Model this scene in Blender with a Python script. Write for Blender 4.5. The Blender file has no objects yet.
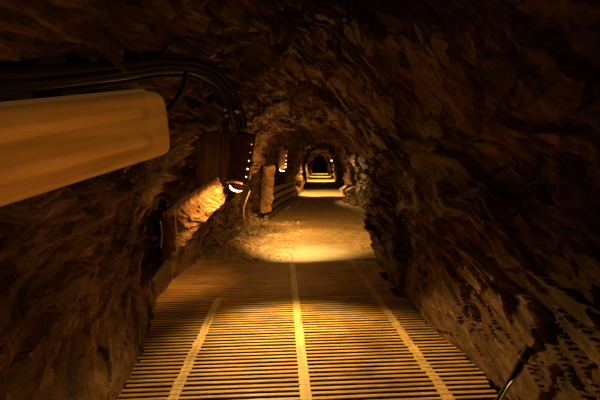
import bpy, bmesh, math, random
import numpy as np
from mathutils import Vector, Matrix

random.seed(7)
RNG = np.random.default_rng(11)
SC = bpy.context.scene
COL = SC.collection

# ------------------------------------------------------------------ camera
F = 430.0
CAMH = 1.5
YAW = -math.atan(18 / F)
PITCH = math.atan(38 / F)
cam_d = bpy.data.cameras.new('camera')
cam_d.sensor_width = 36
cam_d.lens = 36 * F / 600
cam_d.clip_start = 0.02
cam_d.clip_end = 200
cam = bpy.data.objects.new('camera', cam_d)
COL.objects.link(cam)
cam.location = (0, 0, CAMH)
cam.rotation_euler = (math.pi / 2 - PITCH, 0, YAW)
SC.camera = cam
CR = cam.rotation_euler.to_matrix()


def at(px, py, Y):
    """place measured off the photograph: the point at forward distance Y (metres down the tunnel)"""
    d = CR @ Vector(((px - 300) / F, (200 - py) / F, -1))
    return Vector((0, 0, CAMH)) + d * (Y / d.y)


# ------------------------------------------------------------------ numpy noise
def _h(ix, iy, iz, s=0):
    n = (ix.astype(np.int64) * 374761393 + iy.astype(np.int64) * 668265263 + iz.astype(np.int64) * 2147483647 + s * 974634777) & 0xffffffff
    n = ((n ^ (n >> 13)) * 1274126177) & 0xffffffff
    n = ((n ^ (n >> 16)) * 2246822519) & 0xffffffff
    n = n ^ (n >> 15)
    return (n & 0xffffff) / float(0xffffff)


def vnoise(p, s=0):
    i = np.floor(p).astype(np.int64)
    f = p - i
    u = f * f * f * (f * (f * 6 - 15) + 10)
    r = 0
    for dx in (0, 1):
        wx = u[:, 0] if dx else 1 - u[:, 0]
        for dy in (0, 1):
            wy = u[:, 1] if dy else 1 - u[:, 1]
            for dz in (0, 1):
                wz = u[:, 2] if dz else 1 - u[:, 2]
                r = r + wx * wy * wz * _h(i[:, 0] + dx, i[:, 1] + dy, i[:, 2] + dz, s)
    return r * 2 - 1


def fbm(p, o=4, s=0, g=0.5):
    a, r, t = 1.0, 0, 0
    for k in range(o):
        r = r + a * vnoise(p * (2.03 ** k) + k * 17.3, s + k)
        t += a
        a *= g
    return r / t


def facets(p, s=0):
    """blocky fracture: each Worley cell is a tilted plane at its own level"""
    i = np.floor(p).astype(np.int64)
    best = np.full(len(p), 1e9)
    val = np.zeros(len(p))
    for dx in (-1, 0, 1):
        for dy in (-1, 0, 1):
            for dz in (-1, 0, 1):
                cx, cy, cz = i[:, 0] + dx, i[:, 1] + dy, i[:, 2] + dz
                q = np.stack([cx + _h(cx, cy, cz, s + 1), cy + _h(cx, cy, cz, s + 2), cz + _h(cx, cy, cz, s + 3)], 1)
                d = p - q
                dist = (d * d).sum(1)
                lv = _h(cx, cy, cz, s + 4) * 2 - 1
                v = lv * 0.7 + d[:, 0] * (_h(cx, cy, cz, s + 5) * 2 - 1) + d[:, 1] * (_h(cx, cy, cz, s + 6) * 2 - 1) + d[:, 2] * (_h(cx, cy, cz, s + 7) * 2 - 1)
                m = dist < best
                best = np.where(m, dist, best)
                val = np.where(m, v, val)
    return val


# bedding planes of the rock: dip to the right, strike almost along the tunnel
N1 = Vector((0.66, -0.22, 0.72)).normalized()
N2 = Vector((0.1, 1.0, 0.12)).cross(N1).normalized()
N3 = N1.cross(N2).normalized()
BED = np.array([N1[:], N2[:], N3[:]])          # rows


def rock_disp(P):
    """outward displacement of the rock surface at points P"""
    w = P + 0.10 * np.stack([fbm(P * 1.7, 3, 90), fbm(P * 1.7, 3, 91), fbm(P * 1.7, 3, 92)], 1)
    B = w @ BED.T
    d = 0.17 * fbm(P * 0.75, 2, 3)
    d += 0.150 * facets(B * np.array([2.2, 0.8, 0.6]), 10)
    d += 0.065 * facets(B * np.array([6.5, 2.0, 1.3]), 20)
    d += 0.040 * facets(B * np.array([17., 5.0, 3.2]), 30)
    d += 0.030 * fbm(B * np.array([22., 7.0, 5.0]), 3, 40)
    return d


# ------------------------------------------------------------------ mesh helpers
def mesh_obj(name, verts, faces, mat=None, parent=None, smooth=False):
    me = bpy.data.meshes.new(name)
    me.from_pydata([tuple(v) for v in verts], [], [tuple(f) for f in faces])
    me.update()
    if smooth:
        me.polygons.foreach_set('use_smooth', [True] * len(me.polygons))
    if mat:
        me.materials.append(mat)
    o = bpy.data.objects.new(name, me)
    COL.objects.link(o)
    if parent:
        o.parent = parent
    return o


def bm_obj(name, bm, mat=None, parent=None, smooth=False):
    me = bpy.data.meshes.new(name)
    bmesh.ops.recalc_face_normals(bm, faces=bm.faces)
    bm.to_mesh(me)
    bm.free()
    if smooth:
        me.polygons.foreach_set('use_smooth', [True] * len(me.polygons))
    if mat:
        me.materials.append(mat)
    o = bpy.data.objects.new(name, me)
    COL.objects.link(o)
    if parent:
        o.parent = parent
    return o


def thing(name, label, cat, loc=(0, 0, 0), rot=(0, 0, 0), group=None):
    o = bpy.data.objects.new(name, None)
    COL.objects.link(o)
    o.empty_display_size = 0.1
    o.location = loc
    o.rotation_euler = rot
    tag(o, label, cat, group)
    return o


def tag(o, label, cat, group=None, kind=None):
    o['label'] = label
    o['category'] = cat
    if group:
        o['group'] = group
    if kind:
        o['kind'] = kind
    return o


def add_box(bm, c, s, rot=None, jit=0.0):
    vs = []
    for dx in (-.5, .5):
        for dy in (-.5, .5):
            for dz in (-.5, .5):
                v = Vector((dx * s[0], dy * s[1], dz * s[2]))
                if rot:
                    v = rot @ v
                if jit:
                    v += Vector((random.uniform(-jit, jit), random.uniform(-jit, jit), random.uniform(-jit, jit)))
                vs.append(bm.verts.new(Vector(c) + v))
    for f in ((0, 1, 3, 2), (4, 6, 7, 5), (0, 4, 5, 1), (2, 3, 7, 6), (0, 2, 6, 4), (1, 5, 7, 3)):
        bm.faces.new([vs[k] for k in f])


def catmull(pts, n=8):
    pts = [Vector(p) for p in pts]
    out = []
    for i in range(len(pts) - 1):
        p0 = pts[max(i - 1, 0)]
        p1, p2 = pts[i], pts[i + 1]
        p3 = pts[min(i + 2, len(pts) - 1)]
        for k in range(n):
            t = k / n
            out.append(0.5 * ((2 * p1) + (p2 - p0) * t + (2 * p0 - 5 * p1 + 4 * p2 - p3) * t * t + (3 * p1 - p0 - 3 * p2 + p3) * t ** 3))
    out.append(pts[-1])
    return out


def add_tube(bm, pts, r, seg=8, closed=False, caps=True):
    n = len(pts)
    pts = [Vector(p) for p in pts]
    rs = r if isinstance(r, (list, tuple)) else [r] * n
    rings = []
    up = Vector((0.13, 0.21, 0.97))
    for i in range(n):
        a = pts[(i - 1) % n] if closed else pts[max(i - 1, 0)]
        b = pts[(i + 1) % n] if closed else pts[min(i + 1, n - 1)]
        t = (b - a).normalized()
        x = t.cross(up)
        if x.length < 1e-3:
            x = t.cross(Vector((1, 0, 0)))
        x.normalize()
        y = t.cross(x)
        rings.append([bm.verts.new(pts[i] + rs[i] * (math.cos(2 * math.pi * k / seg) * x + math.sin(2 * math.pi * k / seg) * y)) for k in range(seg)])
    m = n if closed else n - 1
    for i in range(m):
        A, B = rings[i], rings[(i + 1) % n]
        for k in range(seg):
            bm.faces.new([A[k], A[(k + 1) % seg], B[(k + 1) % seg], B[k]])
    if caps and not closed:
        bm.faces.new(rings[0][::-1])
        bm.faces.new(rings[-1])


# ------------------------------------------------------------------ materials
def new_mat(name):
    m = bpy.data.materials.new(name)
    m.use_nodes = True
    nt = m.node_tree
    return m, nt, nt.nodes['Principled BSDF'], nt.nodes.new, nt.links.new


def ramp(new, stops):
    r = new('ShaderNodeValToRGB')
    e = r.color_ramp.elements
    e[0].position, e[0].color = stops[0][0], (*stops[0][1], 1)
    e[1].position, e[1].color = stops[-1][0], (*stops[-1][1], 1)
    for p, c in stops[1:-1]:
        x = e.new(p)
        x.color = (*c, 1)
    return r


def rock_mat(name, dark, mid, light, rough=(0.45, 0.8), bump=0.9, patches=()):
    m, nt, bs, new, link = new_mat(name)
    tc = new('ShaderNodeTexCoord')
    mp = new('ShaderNodeMapping')
    mp.vector_type = 'TEXTURE'
    e = Matrix((N1, N2, N3)).transposed().to_euler()
    mp.inputs['Rotation'].default_value = e
    mp.inputs['Scale'].default_value = (0.16, 0.75, 1.1)
    link(tc.outputs['Object'], mp.inputs['Vector'])
    n1 = new('ShaderNodeTexNoise')
    n1.inputs['Scale'].default_value = 3.0
    n1.inputs['Detail'].default_value = 12
    n1.inputs['Roughness'].default_value = 0.68
    n1.inputs['Distortion'].default_value = 0.25
    link(mp.outputs[0], n1.inputs['Vector'])
    r = ramp(new, [(0.30, dark), (0.5, mid), (0.68, light)])
    link(n1.outputs['Fac'], r.inputs[0])
    # large stained areas
    n2 = new('ShaderNodeTexNoise')
    n2.inputs['Scale'].default_value = 0.9
    n2.inputs['Detail'].default_value = 5
    link(tc.outputs['Object'], n2.inputs['Vector'])
    r2 = ramp(new, [(0.36, (0.30, 0.24, 0.20)), (0.62, (1.35, 1.2, 1.1))])
    link(n2.outputs['Fac'], r2.inputs[0])
    mx = new('ShaderNodeMix')
    mx.data_type = 'RGBA'
    mx.blend_type = 'MULTIPLY'
    mx.inputs[0].default_value = 1
    link(r.outputs[0], mx.inputs[6])
    link(r2.outputs[0], mx.inputs[7])
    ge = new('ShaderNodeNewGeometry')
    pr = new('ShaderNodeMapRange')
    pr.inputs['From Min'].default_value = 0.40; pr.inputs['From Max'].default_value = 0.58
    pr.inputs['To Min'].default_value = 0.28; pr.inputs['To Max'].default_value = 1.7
    link(ge.outputs['Pointiness'], pr.inputs['Value'])  # crevice shade painted into the colour: hollows darker, raised edges lighter
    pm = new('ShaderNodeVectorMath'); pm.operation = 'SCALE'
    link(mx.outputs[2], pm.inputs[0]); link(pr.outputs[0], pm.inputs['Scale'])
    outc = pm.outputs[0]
    for (c, rad, colr) in patches:           # mineral crusts on the rock
        vd = new('ShaderNodeVectorMath'); vd.operation = 'SUBTRACT'
        link(tc.outputs['Object'], vd.inputs[0]); vd.inputs[1].default_value = c
        vs = new('ShaderNodeVectorMath'); vs.operation = 'DIVIDE'
        link(vd.outputs[0], vs.inputs[0]); vs.inputs[1].default_value = rad
        vl = new('ShaderNodeVectorMath'); vl.operation = 'LENGTH'
        link(vs.outputs[0], vl.inputs[0])
        na = new('ShaderNodeMath'); na.operation = 'MULTIPLY_ADD'
        link(n1.outputs['Fac'], na.inputs[0]); na.inputs[1].default_value = 2.4; na.inputs[2].default_value = -1.2
        nb = new('ShaderNodeMath'); nb.operation = 'ADD'
        link(vl.outputs['Value'], nb.inputs[0]); link(na.outputs[0], nb.inputs[1])
        mr = new('ShaderNodeMapRange')
        mr.inputs['From Min'].default_value = 1.15; mr.inputs['From Max'].default_value = 0.7
        link(nb.outputs[0], mr.inputs['Value'])
        m2 = new('ShaderNodeMix'); m2.data_type = 'RGBA'
        link(mr.outputs[0], m2.inputs[0]); link(outc, m2.inputs[6]); m2.inputs[7].default_value = (*colr, 1)
        outc = m2.outputs[2]
    link(outc, bs.inputs['Base Color'])
    rr = new('ShaderNodeMapRange')
    rr.inputs['From Min'].default_value = 0.3
    rr.inputs['From Max'].default_value = 0.7
    rr.inputs['To Min'].default_value = rough[0]
    rr.inputs['To Max'].default_value = rough[1]
    link(n1.outputs['Fac'], rr.inputs['Value'])
    link(rr.outputs[0], bs.inputs['Roughness'])
    bs.inputs['Specular IOR Level'].default_value = 0.35
    n3 = new('ShaderNodeTexNoise')
    n3.inputs['Scale'].default_value = 9
    n3.inputs['Detail'].default_value = 10
    n3.inputs['Roughness'].default_value = 0.72
    link(mp.outputs[0], n3.inputs['Vector'])
    ad = new('ShaderNodeMath'); ad.operation = 'ADD'
    link(n3.outputs['Fac'], ad.inputs[0]); link(n1.outputs['Fac'], ad.inputs[1])
    b = new('ShaderNodeBump')
    b.inputs['Strength'].default_value = bump
    b.inputs['Distance'].default_value = 0.16
    vo = new('ShaderNodeTexVoronoi'); vo.feature = 'F1'; vo.inputs['Scale'].default_value = 6.0; vo.inputs['Detail'].default_value = 3.0
    link(mp.outputs[0], vo.inputs['Vector'])
    vm = new('ShaderNodeMath'); vm.operation = 'MULTIPLY_ADD'; link(vo.outputs['Distance'], vm.inputs[0]); vm.inputs[1].default_value = 0.35
    link(ad.outputs[0], vm.inputs[2])
    link(vm.outputs[0], b.inputs['Height'])
    link(b.outputs[0], bs.inputs['Normal'])
    return m


def simple_mat(name, c, rough=0.5, metal=0.0, emis=None, es=0.0, noise=None, bump=0.0, spec=0.5):
    m, nt, bs, new, link = new_mat(name)
    bs.inputs['Base Color'].default_value = (*c, 1)
    bs.inputs['Roughness'].default_value = rough
    bs.inputs['Metallic'].default_value = metal
    bs.inputs['Specular IOR Level'].default_value = spec
    if emis:
        bs.inputs['Emission Color'].default_value = (*emis, 1)
        bs.inputs['Emission Strength'].default_value = es
    if noise:
        tc = new('ShaderNodeTexCoord')
        n = new('ShaderNodeTexNoise')
        n.inputs['Scale'].default_value = noise[0]
        n.inputs['Detail'].default_value = 8
        n.inputs['Roughness'].default_value = 0.65
        link(tc.outputs['Object'], n.inputs['Vector'])
        r = ramp(new, [(0.35, noise[1]), (0.65, c)])
        link(n.outputs['Fac'], r.inputs[0])
        link(r.outputs[0], bs.inputs['Base Color'])
        if bump:
            b = new('ShaderNodeBump')
            b.inputs['Strength'].default_value = bump
            b.inputs['Distance'].default_value = 0.02
            link(n.outputs['Fac'], b.inputs['Height'])
            link(b.outputs[0], bs.inputs['Normal'])
    return m


def wood_mat(name, dark, mid, light, along='X', wet=None, rough=0.55):
    m, nt, bs, new, link = new_mat(name)
    tc = new('ShaderNodeTexCoord')
    mp = new('ShaderNodeMapping')
    sc = {'X': (0.9, 22, 22), 'Y': (22, 0.9, 22), 'Z': (22, 22, 0.9)}[along]
    mp.inputs['Scale'].default_value = sc
    link(tc.outputs['Object'], mp.inputs['Vector'])
    n = new('ShaderNodeTexNoise')
    n.inputs['Scale'].default_value = 1.6
    n.inputs['Detail'].default_value = 9
    n.inputs['Roughness'].default_value = 0.65
    link(mp.outputs[0], n.inputs['Vector'])
    r = ramp(new, [(0.3, dark), (0.5, mid), (0.72, light)])
    link(n.outputs['Fac'], r.inputs[0])
    n2 = new('ShaderNodeTexNoise')
    n2.inputs['Scale'].default_value = 2.2
    n2.inputs['Detail'].default_value = 8
    n2.inputs['Roughness'].default_value = 0.7
    link(tc.outputs['Object'], n2.inputs['Vector'])
    r2 = ramp(new, [(0.36, (0.42, 0.36, 0.32)), (0.6, (1.1, 1.1, 1.1))])
    link(n2.outputs['Fac'], r2.inputs[0])
    mx = new('ShaderNodeMix'); mx.data_type = 'RGBA'; mx.blend_type = 'MULTIPLY'; mx.inputs[0].default_value = 0.85
    link(r.outputs[0], mx.inputs[6]); link(r2.outputs[0], mx.inputs[7])
    link(mx.outputs[2], bs.inputs['Base Color'])
    rr = new('ShaderNodeMapRange')
    rr.inputs['From Min'].default_value = 0.35; rr.inputs['From Max'].default_value = 0.65
    rr.inputs['To Min'].default_value = rough - 0.15; rr.inputs['To Max'].default_value = rough + 0.15
    link(n2.outputs['Fac'], rr.inputs['Value']); link(rr.outputs[0], bs.inputs['Roughness'])
    b = new('ShaderNodeBump'); b.inputs['Strength'].default_value = 0.5; b.inputs['Distance'].default_value = 0.004
    link(n.outputs['Fac'], b.inputs['Height']); link(b.outputs[0], bs.inputs['Normal'])
    return m


# ------------------------------------------------------------------ tunnel sections
# (Y, foot left, foot right, left profile offsets at h=.8/1.5/2.05, crown height, right offsets at h=.8/1.5/2.0, crown x)
KEYS = [
    #  Y     XL     XR    l08    l15    l20    crown  r08    r15    r20
    (-4.0, -1.10, 1.50, -0.18, -0.10, 0.10, 2.65, 0.25, 0.20, 0.00),
    (0.0, -1.00, 1.50, -0.24, -0.16, 0.04, 2.65, 0.30, 0.25, 0.00),
    (1.5, -1.00, 1.50, -0.27, -0.15, 0.06, 2.62, 0.32, 0.28, 0.02),
    (2.8, -1.02, 1.50, -0.27, -0.10, 0.12, 2.60, 0.28, 0.28, 0.02),
    (3.8, -1.16, 1.40, -0.19, -0.01, 0.22, 2.55, 0.22, 0.30, 0.00),
    (4.8, -1.38, 1.38, -0.06, 0.16, 0.48, 2.50, 0.15, 0.26, -0.10),
    (5.8, -1.34, 1.42, -0.04, 0.20, 0.50, 2.46, 0.08, 0.14, -0.20),
    (6.7, -1.22, 1.52, -0.05, 0.18, 0.45, 2.44, 0.00, -0.02, -0.32),
    (8.0, -1.00, 1.74, -0.05, 0.15, 0.42, 2.42, 0.02, -0.05, -0.40),
    (10.0, -0.75, 2.20, -0.05, 0.10, 0.36, 2.40, 0.10, 0.0, -0.40),
    (12.0, -0.55, 2.60, -0.08, 0.05, 0.30, 2.36, 0.08, 0.0, -0.45),
    (14.0, -0.25, 2.85, -0.08, 0.02, 0.25, 2.36, 0.02, -0.05, -0.45),
    (17.0, 0.35, 3.05, -0.08, 0.0, 0.22, 2.45, 0.02, -0.08, -0.45),
    (20.0, 0.85, 3.15, -0.06, 0.0, 0.22, 2.50, 0.0, -0.10, -0.40),
    (26.0, 1.30, 3.60, -0.08, 0.0, 0.22, 2.50, 0.05, -0.05, -0.35),
    (34.0, 2.00, 4.15, -0.08, 0.0, 0.22, 2.50, 0.08, 0.0, -0.3),
    (50.0, 3.35, 5.45, -0.08, 0.0, 0.22, 2.50, 0.08, 0.0, -0.3),
    (72.0, 5.30, 7.40, -0.08, 0.0, 0.22, 2.50, 0.08, 0.0, -0.3),
]
KA = np.array(KEYS)


def smooth_interp(y, col):
    ys, vs = KA[:, 0], KA[:, col]
    i = np.clip(np.searchsorted(ys, y) - 1, 0, len(ys) - 2)
    m = np.gradient(vs, ys)
    h = ys[i + 1] - ys[i]
    t = np.clip((y - ys[i]) / h, 0, 1)
    h00 = 2 * t ** 3 - 3 * t ** 2 + 1
    h10 = t ** 3 - 2 * t ** 2 + t
    h01 = -2 * t ** 3 + 3 * t ** 2
    h11 = t ** 3 - t ** 2
    return h00 * vs[i] + h10 * h * m[i] + h01 * vs[i + 1] + h11 * h * m[i + 1]


def XL(y):
    return float(smooth_interp(np.array([y]), 1)[0])


def XR(y):
    return float(smooth_interp(np.array([y]), 2)[0])


def section(y):
    xl, xr, a, b, c, hc, d, e, f = [float(smooth_interp(np.array([y]), k)[0]) for k in range(1, 10)]
    w = xr - xl
    return [(xl - 0.02, -0.45), (xl, 0.0), (xl + a, 0.8), (xl + b, 1.5), (xl + c, 2.05), (xl + w * 0.30, hc - 0.06), (xl + w * 0.5, hc),
            (xl + w * 0.70, hc - 0.07), (xr + f, 2.0), (xr + e, 1.5), (xr + d, 0.8), (xr, 0.0), (xr + 0.02, -0.45)]


NT = 540
rows = list(np.arange(-4, 0.6, 0.10)) + list(np.arange(0.6, 9.0, 0.014))
y = 9.0
while y < 72:
    rows.append(y)
    y += 0.0165 * (y / 9.0) ** 1.15 * 1.5
rows = np.array(rows)
NR = len(rows)
base = np.zeros((NR, NT, 3))
for i, yy in enumerate(rows):
    cp = section(yy)
    pts = catmull([(x, 0, z) for x, z in cp], 14)
    P = np.array([(p.x, p.z) for p in pts])
    s = np.concatenate([[0], np.cumsum(np.linalg.norm(np.diff(P, axis=0), axis=1))])
    t = np.linspace(0, s[-1], NT)
    base[i, :, 0] = np.interp(t, s, P[:, 0])
    base[i, :, 1] = yy
    base[i, :, 2] = np.interp(t, s, P[:, 1])
tan = np.gradient(base, axis=1)
nrm = np.stack([-tan[:, :, 2], np.zeros((NR, NT)), tan[:, :, 0]], 2)
nrm /= np.linalg.norm(nrm, axis=2, keepdims=True) + 1e-9    # points out of the tunnel (up at the crown)
flat = base.reshape(-1, 3)
D = rock_disp(flat).reshape(NR, NT)
z = base[:, :, 2]
foot = np.clip(z / 0.5, 0.25, 1.0)
mean_out = 0.06
D = D * foot + mean_out * foot
# rock ledges seen in the photograph
Y2, Z2, X2 = base[:, :, 1], base[:, :, 2], base[:, :, 0]
right = X2 > (base[:, NT // 2, 0][:, None])


def bump2(yc, zc, sy, sz):
    return np.exp(-((Y2 - yc) / sy) ** 2 - ((Z2 - zc) / sz) ** 2)


D += np.where(right, 0.20 * bump2(4.3, 1.40, 1.3, 0.30), 0)        # recessed pale face
D += np.where(right, -0.20 * bump2(4.2, 1.85, 1.6, 0.22), 0)       # overhanging lip above it
D += np.where(right, -0.16 * bump2(6.9, 0.75, 0.7, 0.7), 0)        # corner where the drive turns
D += np.where(right, -0.10 * bump2(3.6, 0.12, 0.7, 0.25), 0)
D += np.where(~right, 0.22 * bump2(6.0, 0.9, 0.7, 0.5), 0)         # dark hollow behind the slab
D += np.where(~right, -0.10 * bump2(3.6, 0.9, 1.0, 0.4), 0)
D += np.where((Z2 > 2.2), -0.16 * np.exp(-((Y2 - 6.9) / 0.5) ** 2) , 0)
V = base + nrm * D[:, :, None]
V[:, :, 1] += 0.05 * fbm(flat * 2.1 + 31, 2, 60).reshape(NR, NT) * 1.0
VF = V.reshape(-1, 3)


def hit(px, py, back=0.0):
    """where the line of sight through a pixel of the photograph meets the rock"""
    o_ = np.array([0, 0, CAMH])
    d_ = np.array((CR @ Vector(((px - 300) / F, (200 - py) / F, -1))).normalized()[:])
    q = VF - o_
    t_ = q @ d_
    off = np.linalg.norm(q - t_[:, None] * d_, axis=1)
    ok = (t_ > 0.4) & (off < 0.012 + 0.004 * t_)
    tt = t_[ok].min()
    return Vector(o_ + d_ * (tt - back))


pale = hit(420, 176)
white1 = hit(436, 208)
white2 = hit(408, 204)
print('HITS', pale, white1, white2, hit(200, 220), hit(100, 250), hit(513, 205), hit(100,130), hit(375,200))
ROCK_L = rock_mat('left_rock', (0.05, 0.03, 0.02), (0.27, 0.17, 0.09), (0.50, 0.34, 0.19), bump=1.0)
ROCK_R = rock_mat('right_rock', (0.05, 0.028, 0.017), (0.22, 0.13, 0.07), (0.42, 0.27, 0.15), bump=1.0,
                  patches=[(pale, (0.9, 1.0, 0.34), (0.50, 0.40, 0.32)), (white1, (0.3, 0.16, 0.10), (0.75, 0.7, 0.64)), (white2, (0.4, 0.3, 0.07), (0.7, 0.66, 0.6))])
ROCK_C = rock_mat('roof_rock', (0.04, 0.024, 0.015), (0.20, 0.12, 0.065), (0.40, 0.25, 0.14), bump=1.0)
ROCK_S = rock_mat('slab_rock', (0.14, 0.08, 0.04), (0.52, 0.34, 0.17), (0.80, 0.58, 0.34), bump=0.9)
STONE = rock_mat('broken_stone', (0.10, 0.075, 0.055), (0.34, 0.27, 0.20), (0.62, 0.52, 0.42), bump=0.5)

# per vertex normals of the whole grid
gu = np.gradient(V, axis=0)
gv = np.gradient(V, axis=1)
VN = np.cross(gv, gu)
VN /= np.linalg.norm(VN, axis=2, keepdims=True) + 1e-12


def strip(name, j0, j1, mat):
    n = j1 - j0 + 1
    vs = V[:, j0:j1 + 1].reshape(-1, 3)
    ns = VN[:, j0:j1 + 1].reshape(-1, 3)
    ii, jj = np.meshgrid(np.arange(NR - 1), np.arange(n - 1), indexing='ij')
    a = (ii * n + jj).ravel()
    fs = np.stack([a, a + n, a + n + 1, a + 1], 1)
    me = bpy.data.meshes.new(name)
    me.vertices.add(len(vs))
    me.vertices.foreach_set('co', vs.ravel())
    me.loops.add(len(fs) * 4)
    me.loops.foreach_set('vertex_index', fs.ravel())
    me.polygons.add(len(fs))
    me.polygons.foreach_set('loop_start', np.arange(len(fs)) * 4)
    me.polygons.foreach_set('loop_total', np.full(len(fs), 4))
    me.update(calc_edges=True)
    me.polygons.foreach_set('use_smooth', np.zeros(len(fs), dtype=bool))
    me.update()
    me.materials.append(mat)
    o = bpy.data.objects.new(name, me)
    COL.objects.link(o)
    o['kind'] = 'structure'
    # face normals must look into the tunnel
    c = me.polygons[len(fs) // 2]
    mid = Vector((base[NR // 2, NT // 2, 0], 0, 0))
    return o


k = NR // 3
SIGN = 1.0
fn = VN[k, NT // 2]
if fn[2] > 0:
    SIGN = -1.0
J1, J2 = int(NT * 0.40), int(NT * 0.62)


def strip_oriented(name, j0, j1, mat):
    o = strip(name, j0, j1, mat)
    return o


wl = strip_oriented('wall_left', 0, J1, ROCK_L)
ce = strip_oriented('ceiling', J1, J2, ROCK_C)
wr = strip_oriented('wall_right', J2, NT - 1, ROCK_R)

# ------------------------------------------------------------------ floor
DECK_END = 6.42


def floor_h(P):
    xx, yy = P[:, 0], P[:, 1]
    hgt = 0.020 * fbm(P * 1.5, 3, 70) + 0.008 * fbm(P * 7, 3, 71)
    dz = np.clip((yy - (DECK_END - 0.12)) / 0.12, 0, 1)
    hgt = hgt + 0.0 - 0.22 * (1 - dz)
    mid = (smooth_interp(yy, 1) + smooth_interp(yy, 2)) / 2
    half = (smooth_interp(yy, 2) - smooth_interp(yy, 1)) / 2
    e = np.clip(np.abs(xx - mid) / half, 0, 1.3)
    hgt += 0.10 * np.clip(e - 0.72, 0, 1) ** 1.2 * dz
    return hgt


def floor_at(x, yy):
    return float(floor_h(np.array([[x, yy, 0.0]]))[0])


fy = list(np.arange(-4, 6.5, 0.12)) + list(np.arange(6.5, 13, 0.03))
yy = 13.0
while yy < 72:
    fy.append(yy)
    yy += 0.03 * (yy / 13) ** 1.6
fy = np.array(fy)
NX = 150
G = np.zeros((len(fy), NX, 3))
a_ = smooth_interp(fy, 1) - 0.45
b_ = smooth_interp(fy, 2) + 0.45
for i in range(len(fy)):
    G[i, :, 0] = np.linspace(a_[i], b_[i], NX)
    G[i, :, 1] = fy[i]
gf = G.reshape(-1, 3)
gf[:, 2] = floor_h(gf)
n = NX
ii, jj = np.meshgrid(np.arange(len(fy) - 1), np.arange(n - 1), indexing='ij')
a = (ii * n + jj).ravel()
ff = np.stack([a, a + 1, a + n + 1, a + n], 1)

m, nt, bs, new, link = new_mat('trodden_ground')
tc = new('ShaderNodeTexCoord')
n1 = new('ShaderNodeTexNoise'); n1.inputs['Scale'].default_value = 6; n1.inputs['Detail'].default_value = 10; n1.inputs['Roughness'].default_value = 0.7
link(tc.outputs['Object'], n1.inputs['Vector'])
r = ramp(new, [(0.3, (0.20, 0.13, 0.055)), (0.5, (0.46, 0.32, 0.14)), (0.7, (0.62, 0.46, 0.22))])
link(n1.outputs['Fac'], r.inputs[0])
# grey-white lime crust next to the end of the boards
sp = new('ShaderNodeVectorMath'); sp.operation = 'SUBTRACT'; link(tc.outputs['Object'], sp.inputs[0]); sp.inputs[1].default_value = (0.45, 6.8, 0)
dv = new('ShaderNodeVectorMath'); dv.operation = 'DIVIDE'; link(sp.outputs[0], dv.inputs[0]); dv.inputs[1].default_value = (0.85, 1.0, 1)
ln = new('ShaderNodeVectorMath'); ln.operation = 'LENGTH'; link(dv.outputs[0], ln.inputs[0])
n4 = new('ShaderNodeTexNoise'); n4.inputs['Scale'].default_value = 3; n4.inputs['Detail'].default_value = 6; link(tc.outputs['Object'], n4.inputs['Vector'])
m4 = new('ShaderNodeMath'); m4.operation = 'MULTIPLY_ADD'; link(n4.outputs['Fac'], m4.inputs[0]); m4.inputs[1].default_value = 1.2; link(ln.outputs['Value'], m4.inputs[2])
mr = new('ShaderNodeMapRange'); mr.inputs['From Min'].default_value = 1.75; mr.inputs['From Max'].default_value = 1.1; link(m4.outputs[0], mr.inputs['Value'])
mx = new('ShaderNodeMix'); mx.data_type = 'RGBA'; link(mr.outputs[0], mx.inputs[0]); link(r.outputs[0], mx.inputs[6]); mx.inputs[7].default_value = (0.62, 0.56, 0.55, 1)
link(mx.outputs[2], bs.inputs['Base Color'])
bs.inputs['Roughness'].default_value = 0.62
b = new('ShaderNodeBump'); b.inputs['Strength'].default_value = 0.6; b.inputs['Distance'].default_value = 0.03
link(n1.outputs['Fac'], b.inputs['Height']); link(b.outputs[0], bs.inputs['Normal'])
GROUND = m
fl = mesh_obj('floor', gf, ff, GROUND, smooth=True)
fl['kind'] = 'structure'

# ------------------------------------------------------------------ boardwalk
deck = thing('slatted_walkway', 'long slatted timber walkway covering the tunnel floor in the foreground', 'walkway', (0, 0, 0))
SLAT = wood_mat('slat_wood', (0.20, 0.11, 0.04), (0.52, 0.33, 0.12), (0.68, 0.46, 0.19), 'X', rough=0.68)
STRIP = wood_mat('strip_wood', (0.36, 0.25, 0.12), (0.60, 0.44, 0.22), (0.74, 0.56, 0.32), 'Y', rough=0.6)
JOIST = wood_mat('joist_wood', (0.03, 0.02, 0.012), (0.10, 0.065, 0.035), (0.16, 0.10, 0.06), 'Y')
GAP_SHADE = wood_mat('gap_shade_wood', (0.015, 0.010, 0.006), (0.05, 0.03, 0.018), (0.10, 0.065, 0.04), 'X', rough=0.8)  # shade of the gaps painted onto slat sides and undersides as darker wood
PITCHS = 0.0605
SK = 0.030                                    # slats lie a touch off square to the walkway
bm = bmesh.new()
yk = -1.2
ends = []
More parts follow.
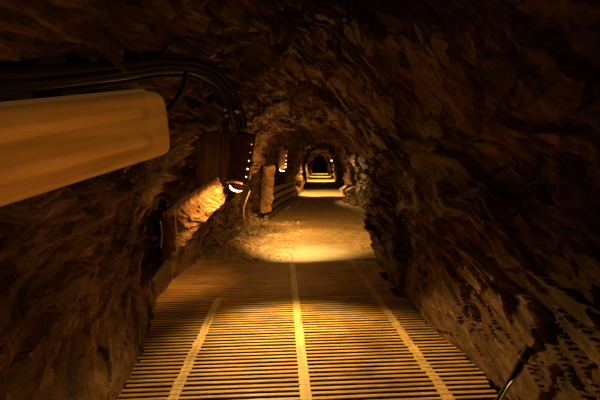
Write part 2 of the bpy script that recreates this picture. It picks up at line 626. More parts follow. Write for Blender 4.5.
while yk < DECK_END:
    if len(ends) % 6 == 0:
        stepr = random.uniform(-0.09, 0.02)
    xl = XL(yk) - 0.03 + random.uniform(-0.03, 0.02)
    xr = XR(yk) - 0.03 + stepr + random.uniform(-0.012, 0.012)
    w = 0.033 + random.uniform(-0.0015, 0.0025)
    # beyond five metres the gaps are nearly closed with trodden grit
    fill = min(1, max(0, (yk - 4.2) / 1.2))
    w = w + fill * 0.017
    zc = random.uniform(-0.0012, 0.0012)
    vs = []
    N = 9
    ys = [yk + SK * (xl + (xr - xl) * q / N) + random.uniform(-0.0012, 0.0012) for q in range(N + 1)]
    zs = [zc + random.uniform(-0.001, 0.001) for q in range(N + 1)]
    for q in range(N + 1):
        x = xl + (xr - xl) * q / N
        for (dy, dz) in ((-w / 2, -0.03), (-w / 2, -0.003), (-w / 2 + 0.003, 0), (w / 2 - 0.003, 0), (w / 2, -0.003), (w / 2, -0.03)):
            vs.append(bm.verts.new((x, ys[q] + dy, zs[q] + dz)))
    for q in range(N):
        for e in range(6):
            a0, a1 = q * 6 + e, q * 6 + (e + 1) % 6
            bm.faces.new([vs[a0], vs[a0 + 6], vs[a1 + 6], vs[a1]])
    bm.faces.new(vs[0:6][::-1])
    bm.faces.new(vs[-6:])
    ends.append((yk, xl, xr))
    yk += PITCHS
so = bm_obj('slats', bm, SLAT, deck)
so.data.materials.append(GAP_SHADE)
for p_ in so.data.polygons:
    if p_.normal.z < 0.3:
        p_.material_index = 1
SX_C, SX_L, SX_R = 0.148, -0.70, 1.055       # spacer rows measured at the near end
bm = bmesh.new()
for i in range(len(ends) - 1):
    y0 = ends[i][0] + PITCHS / 2
    add_box(bm, (SX_C + random.uniform(-.002, .002), y0 + SK * SX_C, -0.0135), (0.074, 0.031, 0.034))
    add_box(bm, (SX_C, y0 - PITCHS / 2 + SK * SX_C, 0.0022), (0.074, 0.042, 0.004))
o = bm_obj('centre_strip', bm, STRIP, deck)
for nm, sx in (('spacer_row', SX_L), ('spacer_row', SX_R)):
    bm = bmesh.new()
    for i in range(len(ends) - 1):
        y0 = ends[i][0] + PITCHS / 2
        if sx < 0 and y0 > 4.7:
            break
        xx = sx + random.uniform(-.006, .006)
        add_box(bm, (xx, y0 + SK * sx, -0.0145), (0.072 + random.uniform(-.008, .008), 0.030, 0.032))
        add_box(bm, (xx, y0 - PITCHS / 2 + SK * sx, 0.0020), (0.066, 0.040, 0.003))
    bm_obj(nm, bm, STRIP, deck)
for sx in (-0.98, -0.45, 0.15, 0.75, 1.28):
    bm = bmesh.new()
    add_box(bm, (sx, (DECK_END - 1.2) / 2, -0.105), (0.09, DECK_END + 1.1, 0.14))
    bm_obj('joist', bm, JOIST, deck)

# ------------------------------------------------------------------ stones
def stone_bm(bm, c, r, seed, sub=1, flat_=0.7):
    rn = random.Random(seed)
    res = bmesh.ops.create_icosphere(bm, subdivisions=sub, radius=1.0)
    q = Matrix.Rotation(rn.uniform(0, 6.28), 3, 'Z') @ Matrix.Rotation(rn.uniform(-.5, .5), 3, 'X')
    sx, sy, sz = rn.uniform(.75, 1.3), rn.uniform(.75, 1.2), rn.uniform(.6, 1.0) * flat_
    vs = res['verts']
    P = np.array([v.co[:] for v in vs])
    d = 1 + 0.42 * facets(P * 1.5 + seed * 3.1, 5) + (0.06 * fbm(P * 4 + seed, 2, 8) if sub > 1 else 0)
    for v, k in zip(vs, d):
        k = max(0.55, k)
        p = q @ Vector((v.co.x * sx * k, v.co.y * sy * k, v.co.z * sz * k))
        v.co = Vector(c) + p * r


bm = bmesh.new()
cnt = 0
tri = 0
while cnt < 1500 and tri < 30000:
    tri += 1
    yy = random.uniform(6.42, 10.8)
    xl = XL(yy)
    hi = -0.05 + (yy - 6.4) * 0.09
    x = xl - 0.05 + (hi - xl + 0.25) * random.random() ** 1.25
    r0 = random.choice([0.010, 0.014, 0.018, 0.025]) * random.uniform(.8, 1.3)
    if random.random() < 0.03:
        r0 *= 2.0
    slope = max(0, (xl + 0.45 - x)) * 0.35
    stone_bm(bm, (x, yy, floor_at(x, yy) + r0 * 0.2 + slope * random.random()), r0, cnt, 1)
    cnt += 1
for i in range(260):
    yy = random.uniform(6.9, 16)
    side = random.random()
    x = XR(yy) - abs(random.gauss(0, 0.16)) if side < .5 else XL(yy) + abs(random.gauss(0, .25))
    r0 = random.uniform(.01, .035)
    stone_bm(bm, (x, yy, floor_at(x, yy) + r0 * .3), r0, 5000 + i, 1)
gr = bm_obj('gravel', bm, STONE)
tag(gr, 'loose broken gravel spilled at the foot of the left wall past the boards', 'gravel', kind='stuff')
# grit on the boards
bm = bmesh.new()
for i in range(420):
    if random.random() < .7:
        yy = random.uniform(2.2, 6.7); x = XR(yy) * random.uniform(-0.7, 0.9)
    else:
        yy = random.uniform(3.5, 6.7); x = XL(yy) + abs(random.gauss(0, .2))
    stone_bm(bm, (x, yy, 0.004), random.uniform(.002, .007), 9000 + i, 1, 0.6)
gg = bm_obj('grit', bm, STONE)
tag(gg, 'pale grit and small chips scattered over the walkway boards', 'grit', kind='stuff')

# boulders at the right foot beyond the bend
spots = [(15.5, -0.12, .34), (16.3, -.30, .24), (16.9, -.05, .42), (17.8, -.25, .27), (15.1, -.42, .15), (18.6, -.05, .38), (16.0, -.62, .13),
         (14.2, -.10, .22), (19.5, -.2, .25), (13.3, -.05, .2)]
BL = ['tall pale boulder leading the pile at right foot past the bend', 'mid-sized pale boulder against the right wall past the bend',
      'largest pale boulder in the pile past the bend', 'squat boulder behind the largest one in the right-hand pile',
      'small stone in front of the right-hand boulder pile', 'high boulder at the rear of the right-hand pile',
      'small outlying stone on the path side of the boulder pile', 'dark boulder at the near end of the right-hand pile',
      'boulder farthest down the tunnel in the right-hand pile', 'nearest dark stone tucked into right wall foot past the bend']
for k_, (yy, dx, r0) in enumerate(spots):
    bm = bmesh.new()
    x = XR(yy) + dx
    stone_bm(bm, (0, 0, 0), r0, 300 + k_, 4, 1.0)
    o = bm_obj('boulder', bm, STONE)
    o.location = (x, yy, r0 * 0.55)
    tag(o, BL[k_], 'boulder', 'boulders beyond the bend')

# lit slab leaning on the left wall
def slab(name, corners, thick, seed, mat, cell=5.0, amp=0.05):
    """corners: 4 points of the visible face (bl, tl, tr, br); grown into a rough block"""
    A, B, C_, D_ = [Vector(c) for c in corners]
    nn = (D_ - A).cross(B - A).normalized()
    if nn.x < 0:
        nn = -nn
    U, W = 60, 26
    vs, fs = [], []
    for i in range(U + 1):
        for j in range(W + 1):
            u, v = i / U, j / W
            p = (A.lerp(D_, u)).lerp(B.lerp(C_, u), v)
            ed = min(u, 1 - u) * 7
            ev = min(v, 1 - v) * 4
            wob = math.sin(u * 9 + seed) * .03 + math.sin(u * 23 + seed * 2) * .03 + math.sin(u * 51) * .02
            v = v + wob * (2 * v - 1) + .05 * math.sin(u * 13 + 1)
            u = u + .04 * math.sin(v * 9 + seed) + .02 * math.sin(v * 25)
            k = min(1, ed) ** .5 * min(1, ev) ** .5
            vs.append(p - nn * thick * (1 - k))
    P = np.array([v[:] for v in vs])
    Bc = P @ BED.T
    d = amp * facets(Bc * np.array([cell * 2, cell, cell * .6]), seed) + amp * .5 * facets(Bc * np.array([cell * 5, cell * 2, cell]), seed + 9) + amp * .5 * fbm(Bc * np.array([30, 9, 6.]), 3, seed)
    vs = [v + nn * float(q) for v, q in zip(vs, d)]
    for i in range(U):
        for j in range(W):
            a = i * (W + 1) + j
            fs.append((a, a + W + 1, a + W + 2, a + 1))
    nb = len(vs)
    # closed back
    rim = [i * (W + 1) for i in range(U + 1)] + [U * (W + 1) + j for j in range(1, W + 1)] + [i * (W + 1) + W for i in range(U - 1, -1, -1)] + [j for j in range(W - 1, 0, -1)]
    for r_ in rim:
        vs.append(vs[r_] - nn * 0.12)
    L = len(rim)
    for q in range(L):
        fs.append((rim[q], nb + q, nb + (q + 1) % L, rim[(q + 1) % L]))
    fs.append(tuple(nb + q for q in range(L)))
    o = mesh_obj(name, vs, fs, mat, smooth=False)
    return o


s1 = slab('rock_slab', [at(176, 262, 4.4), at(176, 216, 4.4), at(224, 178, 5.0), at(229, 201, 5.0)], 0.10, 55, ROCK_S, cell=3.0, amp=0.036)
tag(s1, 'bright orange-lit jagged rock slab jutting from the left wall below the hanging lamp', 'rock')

# ------------------------------------------------------------------ timber at the left past the lamps
TIMB = wood_mat('old_timber', (0.10, 0.06, 0.03), (0.30, 0.20, 0.11), (0.46, 0.33, 0.20), 'Y')
PALE = wood_mat('pale_wood', (0.30, 0.24, 0.18), (0.55, 0.46, 0.36), (0.72, 0.64, 0.52), 'Z')
TL = ['lowest timber plank of the stack lining the left wall foot', 'second timber plank up in the stack lining the left wall',
      'third timber plank up in the stack lining the left wall', 'topmost timber plank of the stack lining the left wall']
for q in range(4):
    p0 = Vector((-0.40 + 0.02 * q, 10.75, 0.09 + q * 0.22))
    p1 = Vector((0.46 + 0.02 * q, 16.6, 0.09 + q * 0.22))
    ctr = (p0 + p1) / 2
    d = p1 - p0
    R_ = Matrix.Rotation(-math.atan2(d.x, d.y), 3, 'Z')
    bm = bmesh.new()
    K = 20
    ring = []
    for e in range(K + 1):
        yy = (e / K - .5) * d.length
        bow = -0.05 * (1 - (2 * e / K - 1) ** 2)
        row = []
        for (sx, sz) in ((-.045, -.075), (.045, -.07), (.05, .07), (-.045, .075)):
            row.append(bm.verts.new((sx + bow + random.uniform(-.006, .006), yy, sz + random.uniform(-.008, .008))))
        ring.append(row)
    for e in range(K):
        for c in range(4):
            bm.faces.new([ring[e][c], ring[e][(c + 1) % 4], ring[e + 1][(c + 1) % 4], ring[e + 1][c]])
    bm.faces.new(ring[0]); bm.faces.new(ring[-1][::-1])
    o = bm_obj('timber_plank', bm, TIMB)
    o.location = ctr
    o.rotation_euler = R_.to_euler()
    tag(o, TL[q], 'plank', 'planks lining the left wall foot')


def rough_post(name, p0, p1, r, seed, mat, seg=12, n=26):
    rn = random.Random(seed)
    pts, rs = [], []
    p0, p1 = Vector(p0), Vector(p1)
    for i in range(n + 1):
        t = i / n
        pts.append(p0.lerp(p1, t) + Vector((rn.uniform(-1, 1), rn.uniform(-1, 1), 0)) * r * 0.12)
        rs.append(r * (1 - .25 * t) * rn.uniform(.88, 1.1))
    bm = bmesh.new()
    add_tube(bm, pts, rs, seg)
    for v in bm.verts:
        v.co += Vector((rn.uniform(-1, 1), rn.uniform(-1, 1), 0)) * r * .13
    return bm_obj(name, bm, mat)


pp = at(271, 216, 11.0)
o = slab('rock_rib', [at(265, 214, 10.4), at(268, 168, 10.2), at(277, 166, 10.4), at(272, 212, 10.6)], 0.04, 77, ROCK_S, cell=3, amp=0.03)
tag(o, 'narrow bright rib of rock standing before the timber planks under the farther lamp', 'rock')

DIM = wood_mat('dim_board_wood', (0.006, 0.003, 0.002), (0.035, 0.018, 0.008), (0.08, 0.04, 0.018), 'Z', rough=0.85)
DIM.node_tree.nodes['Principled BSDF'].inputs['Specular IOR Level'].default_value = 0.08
BLB = ['broad dark upright board left of the hanging lamp', 'narrow dark upright board in the middle beside the hanging lamp', 'short dark upright board just left of the hanging lamp']
for k_, (px, y0_, y1_, wd, Y) in enumerate([(204, 104, 188, .15, 5.3), (215, 98, 182, .10, 5.4), (224, 112, 178, .08, 5.5)]):
    A_, B_ = at(px - 1, y1_, Y), at(px + 3, y0_, Y + .05)
    bm = bmesh.new()
    K = 12
    ring = []
    for e in range(K + 1):
        c_ = (B_ - A_) * (e / K)
        j_ = random.uniform(-.006, .006)
        ring.append([bm.verts.new(c_ + Vector((sx * wd / 2 + j_, sy * .02 + sx * .03 + random.uniform(-.004, .004), 0))) for sx, sy in ((-1, -1), (1, -1), (1, 1), (-1, 1))])
    for e in range(K):
        for c in range(4):
            bm.faces.new([ring[e][c], ring[e][(c + 1) % 4], ring[e + 1][(c + 1) % 4], ring[e + 1][c]])
    bm.faces.new(ring[0]); bm.faces.new(ring[-1][::-1])
    o = bm_obj('upright_board', bm, DIM)
    o.location = A_
    tag(o, BLB[k_], 'board', 'upright boards against the left wall')

# pale thin stakes and roots against the left wall
def thin(name, label, cat, pts, r, mat, seg=6):
    bm = bmesh.new()
    pts = catmull(pts, 5)
    rs = [r * random.uniform(.8, 1.2) for _ in pts]
    add_tube(bm, pts, rs, seg)
    o = bm_obj(name, bm, mat)
    tag(o, label, cat)
    return o


thin('wooden_stake', 'thin pale wooden stake upright at the near end of the bright slab', 'stake', [at(175, 209, 4.30), at(176, 232, 4.30), at(177, 256, 4.32)], 0.009, PALE)
thin('wooden_lath', 'long thin pale lath leaning below the hanging lamp above the gravel', 'stake', [at(250, 191, 6.2), at(244, 208, 6.2), at(245, 222, 6.25), at(249, 237, 6.3)], 0.008, TIMB)
thin('wire_stub', 'short pale wire poking down the lower left wall near the walkway edge', 'wire', [at(109, 338, 2.60), at(111, 350, 2.58), at(110, 362, 2.57)], 0.004, PALE)
thin('root', 'thin rusty wire running down rock left of the bright slab', 'wire', [at(160, 221, 3.95), at(162, 232, 3.92), at(161, 248, 3.9)], 0.006, PALE)

# ------------------------------------------------------------------ lamps
ORANGE = (1.0, 0.45, 0.09)
YEL = (1.0, 0.56, 0.13)
BODY = simple_mat('lamp_body_plastic', (0.10, 0.065, 0.04), 0.5, noise=(6, (0.05, 0.03, 0.02)))
TUBE = simple_mat('lamp_tube', (0.55, 0.42, 0.25), 0.35, emis=ORANGE, es=0.05)
RUST = simple_mat('rusty_steel', (0.16, 0.065, 0.03), 0.6, 0.3, noise=(12, (0.05, 0.02, 0.01)), bump=0.3)
STEEL = simple_mat('worn_steel', (0.42, 0.36, 0.30), 0.38, 0.85, noise=(20, (0.18, 0.13, 0.09)))
GLOSSY = simple_mat('glossy_black_rubber', (0.014, 0.012, 0.010), 0.38, noise=(14, (0.008, 0.006, 0.005)))
BLACK = simple_mat('black_rubber', (0.010, 0.008, 0.007), 0.75, spec=0.25, noise=(14, (0.006, 0.005, 0.004)))
DARKM = simple_mat('dark_metal', (0.03, 0.025, 0.022), 0.5, 0.5, noise=(14, (0.012, 0.01, 0.008)))
GLOW = simple_mat('lamp_glow', (0.9, 0.7, 0.4), 0.4, emis=(1.0, 0.72, 0.38), es=9.0)
GLOWD = simple_mat('lamp_glow_dim', (0.9, 0.7, 0.4), 0.4, emis=(1.0, 0.62, 0.25), es=2.2)

m, nt, bs, new, link = new_mat('yellowed_diffuser')
tc = new('ShaderNodeTexCoord')
mp = new('ShaderNodeMapping'); mp.inputs['Scale'].default_value = (0.6, 6, 6); link(tc.outputs['Object'], mp.inputs['Vector'])
n1 = new('ShaderNodeTexNoise'); n1.inputs['Scale'].default_value = 4; n1.inputs['Detail'].default_value = 8; link(mp.outputs[0], n1.inputs['Vector'])
r = ramp(new, [(0.35, (0.42, 0.20, 0.025)), (0.65, (0.62, 0.31, 0.045))]); link(n1.outputs['Fac'], r.inputs[0])
link(r.outputs[0], bs.inputs['Base Color'])
bs.inputs['Roughness'].default_value = 0.28
link(r.outputs[0], bs.inputs['Emission Color'])
bs.inputs['Emission Strength'].default_value = 0.10
tr = new('ShaderNodeBsdfTransparent'); tr.inputs[0].default_value = (0.95, 0.72, 0.42, 1)
ms = new('ShaderNodeMixShader'); ms.inputs[0].default_value = 0.58
n5 = new('ShaderNodeTexNoise'); n5.inputs['Scale'].default_value = 60; n5.inputs['Detail'].default_value = 4; link(tc.outputs['Object'], n5.inputs['Vector'])
bb = new('ShaderNodeBump'); bb.inputs['Strength'].default_value = 0.15; bb.inputs['Distance'].default_value = 0.003; link(n5.outputs['Fac'], bb.inputs['Height']); link(bb.outputs[0], bs.inputs['Normal'])
out = nt.nodes['Material Output']
link(tr.outputs[0], ms.inputs[1]); link(bs.outputs[0], ms.inputs[2]); link(ms.outputs[0], out.inputs['Surface'])
DIFFUSER = m

# near lamp: long weatherproof batten on the left wall.  local x = long axis, y = out of the wall, z = up
TRp, BRp = at(151, 91, 1.85), at(149, 155, 1.85)
TLp, BLp = at(0, 107, 1.27), at(0, 200, 1.27)
mr_ = (TRp + BRp) / 2
ml_ = (TLp + BLp) / 2
ax = (ml_ - mr_).normalized()
upv = ((TRp - BRp).normalized() + (TLp - BLp).normalized()).normalized()
upv = (upv - ax * upv.dot(ax)).normalized()
outv = upv.cross(ax).normalized()
Rm = Matrix((ax, outv, upv)).transposed()
HL = ((TRp - BRp).length + (TLp - BLp).length) / 4          # half height of lamp face
LEN = 1.30
lamp = thing('batten_lamp', 'large yellowed plastic batten lamp in the left foreground, right end in view', 'lamp', mr_ + ax * LEN / 2, Rm.to_euler())


def prism(bm, prof, x0, x1, inset=0.02):
    """prof: (y,z) loop, rounded towards the ends"""
    st = [(x0, .90), (x0 + inset * .12, .95), (x0 + inset * .4, .985), (x0 + inset, 1), (x1 - inset, 1), (x1 - inset * .4, .985), (x1 - inset * .12, .95), (x1, .90)]
    rings = []
    for x, k_ in st:
        rings.append([bm.verts.new((x, yy * (k_ if yy > 0 else 1), zz * k_)) for yy, zz in prof])
    N = len(prof)
    for i in range(len(rings) - 1):
        for q in range(N):
            bm.faces.new([rings[i][q], rings[i][(q + 1) % N], rings[i + 1][(q + 1) % N], rings[i + 1][q]])
    bm.faces.new(rings[0]); bm.faces.new(rings[-1][::-1])


def dome(hw, dep, n=22, p=4.5, y0=0.0):
    pr = []
    for i in range(n + 1):
        t = math.pi * i / n
        c, s = math.cos(t), math.sin(t)
        pr.append((y0 + dep * abs(s) ** (2 / p), hw * math.copysign(abs(c) ** (2 / p), c)))
    return pr


bm = bmesh.new(); prism(bm, dome(HL, 0.10), -LEN / 2, LEN / 2, 0.045)
bm_obj('diffuser', bm, DIFFUSER, lamp, smooth=False)
bm = bmesh.new()
prof = [(-0.06, -HL * .80), (0.0, -HL * 0.97), (0.0, HL * 0.97), (-0.06, HL * .80)]
prism(bm, prof, -LEN / 2 - 0.005, LEN / 2 + 0.003, 0.02)
bm_obj('housing', bm, simple_mat('housing_plastic', (0.34, 0.20, 0.07), 0.5, noise=(3, (0.22, 0.12, 0.04))), lamp)
# gasket rim
bm = bmesh.new()
rimp = []
for cx_, cz_, a0 in ((LEN / 2 - .03, HL - .03, 0), (-LEN / 2 + .03, HL - .03, 90), (-LEN / 2 + .03, -HL + .03, 180), (LEN / 2 - .03, -HL + .03, 270)):
    for q in range(6):
        t = math.radians(a0 + q * 18)
        rimp.append((cx_ + .034 * math.cos(t), 0.004, cz_ + .034 * math.sin(t)))
add_tube(bm, rimp, 0.006, 6, closed=True)
bm_obj('rim', bm, simple_mat('rim_plastic', (0.42, 0.26, 0.09), 0.35, emis=(0.8, 0.42, 0.12), es=0.05), lamp)
bm = bmesh.new()
add_box(bm, (0, 0.012, 0), (LEN - .10, 0.02, HL * 0.55))
bm_obj('reflector', bm, simple_mat('reflector_paint', (0.16, 0.09, 0.03), 0.5), lamp)
for zz in (-HL * .42, HL * .42):
    bm = bmesh.new()
    add_tube(bm, [(-LEN / 2 + .11, 0.05, zz), (LEN / 2 - .09, 0.05, zz)], 0.019, 14)
    t_ = bm_obj('tube', bm, simple_mat('tube_glass', (0.80, 0.62, 0.34), 0.25, emis=ORANGE, es=0.05), lamp, smooth=True)
    bm = bmesh.new()
    add_tube(bm, [(-LEN / 2 + .11, 0.05, zz), (-LEN / 2 + .075, 0.05, zz)], 0.022, 12)
    bm_obj('tube_cap', bm, DARKM, t_)
for xx in (-LEN * .3, LEN * .3):
    bm = bmesh.new()
    add_box(bm, (xx, -0.16, 0), (0.05, 0.22, 0.05))
    bm_obj('bracket', bm, DARKM, lamp)


# hanging shrouded lamps
def shroud_lamp(label, top, bot, width, beads, group='hanging shrouded lamps along the left wall', es=1.0, detail=True):
    top, bot = Vector(top), Vector(bot)
    axd = (top - bot)
    L = axd.length
    axd.normalize()
    # local z along the lamp, local y away from the camera (open side)
    yv = Vector((0.25, 1, 0)); yv = (yv - axd * yv.dot(axd)).normalized()
    xv = yv.cross(axd).normalized()
    Rr = Matrix((xv, yv, axd)).transposed()
    t = thing('shrouded_lamp', label, 'lamp', bot, Rr.to_euler(), group)
    w = width / 2
    bm = bmesh.new()
    n = 14
    ring = {}
    for zi, zz in enumerate((0, L)):
        for side, rr in ((0, 1.0), (1, 0.94)):
            ring[(zi, side)] = []
            for i in range(n + 1):
                th = math.pi + math.pi * i / n
                c, s = math.cos(th), math.sin(th)
                ring[(zi, side)].append(bm.verts.new((w * rr * math.copysign(abs(c) ** .55, c), w * rr * 0.8 * math.copysign(abs(s) ** .55, s), zz)))
    for i in range(n):
        for a, b in (((0, 0), (1, 0)), ((0, 1), (1, 1))):
            bm.faces.new([ring[a][i], ring[a][i + 1], ring[b][i + 1], ring[b][i]])
        bm.faces.new([ring[(0, 0)][i], ring[(0, 0)][i + 1], ring[(0, 1)][i + 1], ring[(0, 1)][i]])
        bm.faces.new([ring[(1, 0)][i], ring[(1, 0)][i + 1], ring[(1, 1)][i + 1], ring[(1, 1)][i]])
    for i in (0, n):
        bm.faces.new([ring[(0, 0)][i], ring[(1, 0)][i], ring[(1, 1)][i], ring[(0, 1)][i]])
    bm_obj('shroud', bm, RUST, t, smooth=False)
    # top cap
    bm = bmesh.new()
    vs = [bm.verts.new((w * math.cos(2 * math.pi * i / 20), w * .8 * math.sin(2 * math.pi * i / 20), L)) for i in range(20)]
    vs2 = [bm.verts.new((w * .9 * math.cos(2 * math.pi * i / 20), w * .7 * math.sin(2 * math.pi * i / 20), L + 0.03)) for i in range(20)]
    for i in range(20):
        bm.faces.new([vs[i], vs[(i + 1) % 20], vs2[(i + 1) % 20], vs2[i]])
    bm.faces.new(vs); bm.faces.new(vs2[::-1])
    bm_obj('top_cap', bm, DARKM, t)
    bm = bmesh.new()
    add_tube(bm, [(0, 0.0, 0.03), (0, 0.0, L - .03)], w * .5, 14)
    bm_obj('lamp_tube', bm, simple_mat('burning_tube', (0.9, 0.8, 0.6), 0.4, emis=YEL, es=es), t, smooth=True)
    # glowing end ring seen under the shroud
    bm = bmesh.new()
    pts = []
    for i in range(17):
        th = math.radians(185 + 120 * i / 16)
        pts.append((w * 0.80 * math.cos(th), w * .2 + 0.0, -0.012 + w * 0.50 * math.sin(th)))
    add_tube(bm, pts, [0.004 + 0.007 * math.sin(math.pi * i / 16) for i in range(17)], 8)
    bm_obj('glowing_rim', bm, GLOW, t, smooth=True)
    if beads:
        for zf, rr in beads:
            bm = bmesh.new()
            bmesh.ops.create_icosphere(bm, subdivisions=2, radius=rr)
            o = bm_obj('light_hole', bm, GLOW if rr > 0.0055 else GLOWD, t, smooth=True)
            o.location = (w * 0.93, -w * .62, L * zf)
            o.scale = (1, .5, 1)
    if detail:
        bm = bmesh.new()
        add_tube(bm, [(-w * 1.02, -w * .35, 0.0), (-w * 1.02, -w * .35, L * .99)], 0.0035, 6)
        bm_obj('edge_wire', bm, STEEL, t)
        bm = bmesh.new()
        add_box(bm, (-w * .9, -w * .3, L + .02), (0.035, .03, .04))
        bm_obj('clamp', bm, STEEL, t)
    bm = bmesh.new()
    rg = [(-w * .3 + 0.020 * math.cos(q * math.pi / 6), -w * .3, L + 0.062 + 0.020 * math.sin(q * math.pi / 6)) for q in range(12)]
    add_tube(bm, rg, 0.005, 6, closed=True)
    bm_obj('hanging_ring', bm, STEEL, t, smooth=True)
    return t


shroud_lamp('brown shrouded lamp hanging nearest on left wall, dots of light along its right edge', at(245.5, 137, 4.85), at(237.5, 184.5, 4.75), 0.235,
            [(0.83, .0048), (0.66, .0042), (0.49, .0056), (0.32, .0075), (0.16, .0062)], es=1.2)
shroud_lamp('smaller-looking shrouded lamp farther along the left wall, white crescent glowing below', at(283.8, 150, 9.6), at(282.5, 168.5, 9.6), 0.17,
            [(0.7, .006), (0.45, .007), (0.25, .011), (0.1, .012)], es=1.2)

# far lamp on the right side: small bright bulkhead
for k_, (px, py, Y, lab) in enumerate([(331.5, 160.5, 27.0, 'tiny bright lamp on the right wall deep in the tunnel'),
                                       (328.5, 156.5, 40.0, 'faintest tiny lamp deepest in the tunnel on the right')]):
    p = at(px, py, Y)
    t = thing('bulkhead_lamp', lab, 'lamp', p)
    bm = bmesh.new()
    bmesh.ops.create_icosphere(bm, subdivisions=2, radius=0.07 if k_ == 0 else 0.05)
    bm_obj('bulb', bm, GLOWD, t, smooth=True)
    bm = bmesh.new()
    add_tube(bm, [(0.0, 0, 0.05), (0, 0, 0.14)], [0.11, 0.05], 12)
    bm_obj('hood', bm, DARKM, t)
    bm = bmesh.new()
    q_ = XR(Y) - p.x - .12
    add_tube(bm, [(0, 0, 0.13), (max(.1, q_), 0, 0.2)], 0.02, 8)
    bm_obj('arm', bm, DARKM, t)

# ------------------------------------------------------------------ cables
def cable(label, pts, r, mat=BLACK, name='power_cable', group=None, seg=8):
    bm = bmesh.new()
    add_tube(bm, catmull(pts, 9), r, seg)
    o = bm_obj(name, bm, mat, smooth=True)
    tag(o, label, 'cable', group)
    return o


G_ = 'cables bundled above the near lamp'
rough = [(-60, 84, 1.30), (0, 82, 1.55), (60, 78, 1.85), (120, 72, 2.25), (165, 66, 2.8), (200, 70, 3.5), (222, 84, 4.1), (236, 108, 4.6), (241, 130, 4.85)]
labs = ['top black cable of the thick bundle above the near lamp', 'thick black cable second from top in bundle above near lamp',
        'middle black cable in the bundle curving over to the hanging lamp', 'glossy lower cable of the bundle with a bright highlight line',
        'lowest black cable of the bundle sagging close to the near lamp']
offs = [(-9, .026), (-2, .030), (4, .022), (8, .014), (13, .018)]
for k_, ((dy, r0), lb) in enumerate(zip(offs, labs)):
    pts = []
    for q, (px, py, Y) in enumerate(rough):
        f_ = 1 - min(1, q / 7.5)
        dyy = dy * (0.35 + 0.75 * f_)
        dxx = -dy * 0.55 * (1 - f_) if q > 4 else 0
        pts.append(at(px + dxx, py + dyy + random.uniform(-.6, .6), Y + 0.03 * k_))
    cable(lb, pts, [r0 * (1 - .35 * min(1, i / 72)) for i in range(len(catmull(pts, 9)))], mat=GLOSSY if k_ == 3 else BLACK, group=G_)
cable('thin black cable dropping from the bundle behind the near lamp', [at(186, 72, 3.0), at(182, 88, 2.9), at(172, 104, 2.7), at(160, 116, 2.5), at(150, 120, 2.35)], 0.013)
cable('thin dark wire drooping across the rock above the cable bundle', [at(158, 56, 2.9), at(170, 44, 2.95), at(185, 37, 3.0), at(200, 42, 3.05), at(207, 50, 3.1)], 0.007)

# bolts and hooks in the rock
def eye_hook(label, p, r, tilt):
    t = thing('eye_hook', label, 'hook', p, (0, tilt, 0))
    bm = bmesh.new()
    add_tube(bm, [(r * math.cos(a), 0, r * math.sin(a)) for a in [math.radians(-60 + 285 * i / 20) for i in range(21)]], r * .22, 8)
    bm_obj('ring', bm, STEEL if r > .03 else RUST, t, smooth=True)
    bm = bmesh.new()
    add_tube(bm, [(0, 0.0, r), (-.02, .08, r + .10)], r * .25, 8)
    bm_obj('shank', bm, RUST, t)
    return t


eye_hook('small rusty eye hook in roof rock upper left of the cable bend', at(174, 27, 2.9), 0.022, 0.3)
eye_hook('larger curled metal hook catching light above the cable bend', at(210, 52, 3.15), 0.036, 0.9)
bm = bmesh.new()
a0, b0, c0 = at(237, 112, 4.55), at(243, 88, 4.75), at(241, 110, 4.6)
add_tube(bm, [a0, a0.lerp(b0, .5), b0], [0.028, 0.02, 0.003], 4)
o = bm_obj('metal_spike', bm, STEEL)
tag(o, 'pointed metal wedge beside the cables just above the hanging lamp', 'spike')

# looped cable on the right wall
lp = []
for i in range(16):
    t = math.radians(i * 360 / 16)
    lp.append(hit(513, 206, 0.05) + (at(513 + 8 * math.cos(t), 206 + 9 * math.sin(t), hit(513, 206, .05).y) - at(513, 206, hit(513, 206, .05).y)))
bm = bmesh.new()
add_tube(bm, lp, 0.011, 8, closed=True)
o = bm_obj('cable_coil', bm, BLACK, smooth=True)
tag(o, 'small coil of black cable hung on the right rock wall', 'cable')
cable('short black cable tail rising from the coil on the right wall', [hit(519, 198, .05), hit(524, 190, .05), hit(531, 184, .05), hit(540, 181, .04)], 0.012)

# leaning pipes bottom right
t = thing('leaning_pipe', 'black pipe with a rusty collar leaning in the lower right corner', 'pipe', at(497, 402, 2.55))
P0 = at(497, 402, 2.55)
P1 = at(524, 357, 2.50)
dirv = (P1 - P0)
bm = bmesh.new(); add_tube(bm, [Vector((0, 0, 0)) - dirv * .25, dirv * .96], [0.013, 0.024], 12)
bm_obj('shaft', bm, BLACK, t, smooth=True)
bm = bmesh.new(); add_tube(bm, [dirv * .93, dirv * .99], 0.031, 14)
bm_obj('collar', bm, RUST, t, smooth=True)
bm = bmesh.new(); add_tube(bm, [dirv * .99, dirv * 1.2], [0.028, 0.030], 14)
bm_obj('cap', bm, BLACK, t, smooth=True)
bm = bmesh.new(); add_tube(bm, [at(500, 402, 2.5), at(508, 388, 2.5), at(524, 366, 2.5)], [0.008, .008, .008], 8)
o = bm_obj('thin_rod', bm, STEEL)
tag(o, 'thin metal rod lying along the leaning black pipe in lower right', 'rod')

# ------------------------------------------------------------------ lights
def spot(name, loc, target, energy, size, blend, col=ORANGE, rad=0.08):
    d = bpy.data.lights.new(name, 'SPOT')
    d.energy = energy
    d.color = col
    d.spot_size = math.radians(size)
    d.spot_blend = blend
    d.shadow_soft_size = rad
    o = bpy.data.objects.new(name, d)
    COL.objects.link(o)
    o.location = loc
    o.rotation_euler = (Vector(target) - Vector(loc)).to_track_quat('-Z', 'Y').to_euler()
    return o


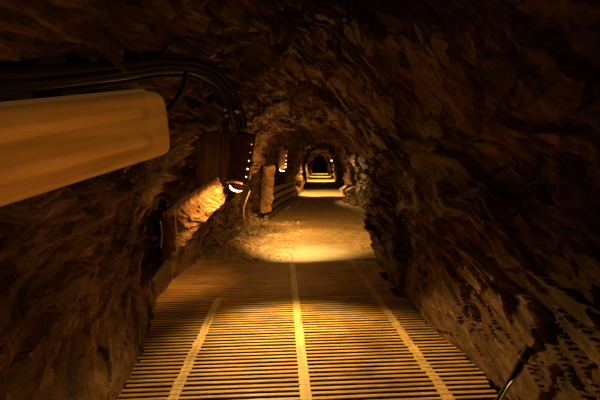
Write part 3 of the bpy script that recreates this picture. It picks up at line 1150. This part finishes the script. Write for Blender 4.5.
def point(name, loc, energy, col=ORANGE, rad=0.08):
    d = bpy.data.lights.new(name, 'POINT')
    d.energy = energy
    d.color = col
    d.shadow_soft_size = rad
    o = bpy.data.objects.new(name, d)
    COL.objects.link(o)
    o.location = loc
    return o


# hanging lamp: throws down the boards on both sides of itself
spot('hanging_lamp_near_light', (-0.30, 4.80, 1.42), (0.25, 3.1, 0), 780, 80, 1.0, YEL, 0.12)
spot('hanging_lamp_light', (-0.40, 5.10, 1.42), (0.95, 9.0, 0), 1400, 60, 1.0, YEL, 0.06)
spot('hanging_lamp_rock_light', (-0.42, 4.60, 1.26), (-1.05, 4.95, 0.80), 80, 90, 1.0, ORANGE, 0.04)
point('hanging_lamp_spill', (-0.46, 4.90, 1.22), 9, ORANGE, 0.05)
# farther lamp
spot('farther_lamp_light', (-0.05, 9.9, 1.45), (0.75, 8.6, 0), 150, 70, 1.0, YEL, 0.06)
point('farther_lamp_roof_glow', (0.25, 10.0, 1.75), 16, ORANGE, 0.05)
point('farther_lamp_spill', (0.02, 9.5, 1.25), 40, ORANGE, 0.05)
# lamps beyond the bend
spot('bend_lamp_light', (1.5, 19.5, 2.2), (1.9, 20.3, 0), 1000, 95, 0.6, YEL, 0.05)
spot('bend_lamp_rocks', (1.6, 18.6, 1.7), (3.0, 16.2, 0.7), 1000, 50, 1.0, YEL, 0.05)
spot('far_lamp_light', (3.3, 34.0, 2.2), (3.1, 34.5, 0), 1300, 110, 0.5, YEL, 0.05)
spot('deep_lamp_light', (4.1, 43.5, 2.2), (3.9, 44.0, 0), 1300, 90, 0.5, YEL, 0.05)
spot('deepest_lamp_light', (4.9, 53.5, 2.2), (4.8, 54.0, 0), 1300, 90, 0.5, YEL, 0.05)
# unseen fill lights added just ahead of the camera to brighten the near walls
point('near_fill_light', (0.7, 0.4, 1.1), 15, ORANGE, 0.15)
spot('left_wall_fill_light', (0.55, 0.3, 1.15), (-1.1, 2.6, 0.6), 42, 95, 1.0, ORANGE, 0.08)

w = bpy.data.worlds.new('mine_dark')
SC.world = w
w.use_nodes = True
w.node_tree.nodes['Background'].inputs[0].default_value = (0.02, 0.01, 0.004, 1)
w.node_tree.nodes['Background'].inputs[1].default_value = 0.05

SC.view_settings.view_transform = 'Standard'
SC.view_settings.look = 'None'
SC.view_settings.exposure = 0.0
